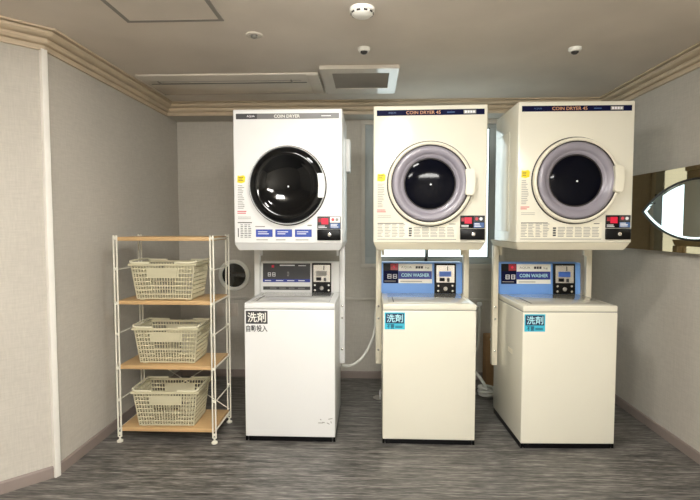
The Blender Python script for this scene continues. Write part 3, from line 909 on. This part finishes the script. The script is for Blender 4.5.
for i, (x, lab) in enumerate(((-1.235, 'small square wall plate low on the back wall beside the rack post'), (-1.135, 'small square wall plate low on the back wall below the porthole'))):
    t = thing('wall_plate', lab, 'wall plate', (x, YB, 0.565), 0, 'wall plates on the back wall')
    MB().box(-0.036, 0.036, -0.008, 0, -0.055, 0.055, 0.003).build('cover', M['plate'], t)
    MB().box(-0.014, 0.014, -0.010, -0.007, -0.024, 0.024, 0.002).build('socket_insert', M['plate'], t)

# bronze mirror panel with the boat-shaped mirror
MYC, MZC, MX = 2.64, 1.356, XR
t = thing('mirror_panel', 'bronze mirror panel with a boat-shaped clear mirror on the right wall', 'mirror', (MX - 0.024, MYC, MZC), math.radians(2.0))
MB().box(-0.022, 0, -0.65, 0.65, -0.235, 0.235, 0.0015, 1).build('bronze_mirror', M['bronze'], t)
def vesica(a, bb, n=40):
    R = (a * a + bb * bb) / (2 * bb)
    th = math.asin(a / R)
    up = [(R * math.sin(-th + 2 * th * i / n), R * math.cos(-th + 2 * th * i / n) - (R - bb)) for i in range(n + 1)]
    lo = [(R * math.sin(th - 2 * th * i / n), -(R * math.cos(th - 2 * th * i / n) - (R - bb))) for i in range(1, n)]
    return up + lo
o1, o2, o3 = vesica(0.468, 0.168), vesica(0.442, 0.156), vesica(0.418, 0.146)
fr = MB().ring(o1, o2, lambda a, c_: (-0.034, a, c_), lambda a, c_: (-0.020, a, c_)).build('frame', M['mframe'], t)
bv = MB()
n = len(o2)
A = [bv.bm.verts.new((-0.0325, *p)) for p in o2]; Bv = [bv.bm.verts.new((-0.0287, *p)) for p in o3]; Cv = [bv.bm.verts.new((-0.021, *p)) for p in o3]; Dv = [bv.bm.verts.new((-0.021, *p)) for p in o2]
for L0, L1 in ((A, Bv), (Bv, Cv), (Cv, Dv), (Dv, A)):
    for i in range(n):
        bv.bm.faces.new([L0[i], L0[(i + 1) % n], L1[(i + 1) % n], L1[i]])
bv.build('bevel_edge', M['mirror'], t, smooth=False)
MB().prism(o3, lambda a, c_: (-0.0285, a, c_), lambda a, c_: (-0.021, a, c_)).build('clear_mirror', M['mirror'], t, smooth=False)

# ------------------------------------------------------------------ things on the ceiling
t = thing('air_conditioner', 'long slim ceiling air conditioner with one outlet slot, above the rack', 'air conditioner', (-0.893, 3.24, ZC))
hx, hy = 0.572, 0.225
MB().box(-hx, hx, -hy, hy, -0.012, 0, 0.004).build('panel', M['acwhite'], t)
MB().box(-hx + 0.03, hx - 0.09, -0.06, -0.045, -0.0135, -0.010).build('outlet_slot', M['lens'], t)
MB().box(-hx + 0.05, hx - 0.12, -0.105, -0.100, -0.0135, -0.010).build('outlet_slot', M['grille'], t)
for x in (-hx + 0.09, hx - 0.19):
    MB().box(x, x + 0.012, -0.115, -0.06, -0.016, -0.010, 0.002).build('clip', M['grille'], t)
MB().box(hx - 0.075, hx, -hy + 0.01, hy - 0.01, -0.016, -0.010, 0.002).build('end_cover', M['acwhite'], t)

t = thing('ceiling_vent', 'ceiling vent with a louvred grille in a pale glossy frame', 'vent', (-0.066, 3.17, ZC))
hx, hy = 0.235, 0.275
gx0, gx1, gy0, gy1 = -0.165, 0.180, -0.19, 0.135
f = MB().ring([(-hx, -hy), (hx, -hy), (hx, hy), (-hx, hy)], [(gx0, gy0), (gx1, gy0), (gx1, gy1), (gx0, gy1)], lambda a, c_: (a, c_, -0.022), lambda a, c_: (a, c_, 0))
f.build('frame', M['acwhite'], t)
MB().box(gx0, gx1, gy0, gy1, -0.006, -0.001).build('backing', M['grille'], t)
nl = 26
lv = MB()
for i in range(nl):
    y = gy0 + (gy1 - gy0) * (i + 0.5) / nl
    lv.box(gx0, gx1, y - 0.0035, y + 0.0035, -0.019, -0.006, rot=Matrix.Rotation(0.5, 3, 'X'))
lv.build('grille', M['louvre'], t, smooth=False)

t = thing('access_hatch', 'square ceiling access hatch with a grey metal frame', 'hatch', (-0.893, 2.02, ZC))
MB().ring([(-.225, -.225), (.225, -.225), (.225, .225), (-.225, .225)], [(-.205, -.205), (.205, -.205), (.205, .205), (-.205, .205)],
          lambda a, c_: (a, c_, -0.004), lambda a, c_: (a, c_, 0)).build('frame', M['hatch'], t)
MB().box(-.205, .205, -.205, .205, -0.003, -0.0005).build('door', M['ceiling'], t)

t = thing('smoke_detector', 'white slotted smoke detector on the ceiling above the middle dryer', 'smoke detector', (-0.036, 2.15, ZC))
MB().lathe([(0.054, 0), (0.054, -0.014), (0.048, -0.018), (0.046, -0.026), (0.034, -0.034), (0, -0.036)], 'Z', n=48).build('base', M['paper'], t)
sl = MB()
for k in range(10):
    a = 2 * PI * k / 10
    sl.box(0.0455 * math.cos(a) - 0.004, 0.0455 * math.cos(a) + 0.004, 0.0455 * math.sin(a) - 0.008, 0.0455 * math.sin(a) + 0.008, -0.0255, -0.019, rot=Matrix.Rotation(a, 3, 'Z'))
sl.build('slots', M['lens'], t)

def sensor(loc, lab):
    t = thing('ceiling_sensor', lab, 'sensor', loc, 0, 'round ceiling sensors')
    MB().lathe([(0.033, 0), (0.033, -0.010), (0.028, -0.018), (0.018, -0.020)], 'Z', n=32).build('base', M['paper'], t)
    MB().lathe([(0.020, -0.018), (0.018, -0.026), (0.010, -0.032), (0, -0.033)], 'Z', n=32).build('eye', M['lens'], t)
sensor((-0.034, 2.62, ZC), 'round white ceiling sensor between the smoke detector and the vent')
sensor((1.082, 2.667, ZC), 'round white ceiling sensor above the dryer nearest the right wall')
t = thing('sprinkler', 'flush round sprinkler on the ceiling between hatch and air conditioner', 'sprinkler', (-0.573, 2.42, ZC))
MB().lathe([(0.042, 0), (0.040, -0.004), (0.022, -0.005), (0.020, -0.001)], 'Z', n=32).build('rosette', M['acwhite'], t)
MB().lathe([(0.018, -0.002), (0.016, -0.012), (0.006, -0.018), (0, -0.018)], 'Z', n=24).build('head', M['grille'], t)

# ------------------------------------------------------------------ hoses, drain, tap, boxes behind the washers
h = MB().tube([(-0.190, 3.20, 0.335), (-0.13, 3.24, 0.322), (-0.06, 3.27, 0.36), (0.005, 3.29, 0.46), (0.035, 3.30, 0.56), (0.040, 3.31, 0.66), (0.052, 3.33, 0.74)], 0.0095, 12, 8)
tag(h.build('drain_hose', M['hose']), 'pale hose looping from the white washer towards the middle stand', 'hose')
t = thing('floor_drain', 'chrome floor drain with a white elbow left of the middle washer', 'drain', (0.085, 3.52, 0))
MB().lathe([(0.062, 0.0), (0.062, 0.004), (0.05, 0.008), (0.026, 0.010), (0.0, 0.010)], 'Z', n=40).build('cover', M['chrome'], t)
MB().tube([(0, 0, 0.008), (0, 0, 0.05), (0.02, 0, 0.062), (0.08, 0.0, 0.07)], 0.014, 12, 6).build('elbow', M['white'], t)
cp = []
for k in range(60):
    a = 2 * PI * k / 22.0
    r = 0.058 + 0.006 * math.sin(k * 0.4)
    cp.append((0.868 + r * math.cos(a), 3.56 + r * 0.9 * math.sin(a), 0.014 + 0.0100 * k / 22.0 * 2.4))
cp = cp + [(0.845, 3.60, 0.10), (0.80, 3.62, 0.16), (0.745, 3.60, 0.20), (0.70, 3.54, 0.22)]
h = MB().tube(cp, 0.012, 10, 2)
tag(h.build('coiled_hose', M['hose']), 'pale hose coiled on the floor right of the middle washer', 'hose')
t = thing('cardboard_box', 'tall narrow brown cardboard box against the back wall behind the washers', 'box', (0.985, 3.88, 0))
MB().box(-0.065, 0.065, -0.06, 0.06, 0.0, 0.395, 0.002).build('carton', M['card'], t)
MB().box(-0.04, 0.067, -0.0612, -0.0602, 0.365, 0.380).build('tape', M['paper'], t)
MB().box(-0.055, 0.055, -0.05, 0.05, 0.3945, 0.398).build('flap', M['card'], t)
t = thing('wall_tap', 'small white-topped wall tap behind the right side of the middle washer', 'tap', (0.885, YB, 0.60))
MB().lathe([(0.020, 0), (0.020, -0.008), (0.012, -0.010), (0.012, -0.055)], 'Y', n=20).build('body', M['chrome'], t)
MB().lathe([(0, 0.052), (0.016, 0.050), (0.022, 0.036), (0.018, 0.022), (0.008, 0.016), (0.008, 0.0)], 'Z', (0, -0.045, 0), 24).build('knob', M['white'], t)
MB().tube([(0, -0.045, 0.002), (0, -0.058, -0.02), (0, -0.060, -0.06), (-0.01, -0.062, -0.30), (-0.06, -0.07, -0.36)], 0.010, 12, 5).build('supply_hose', M['hose'], t)
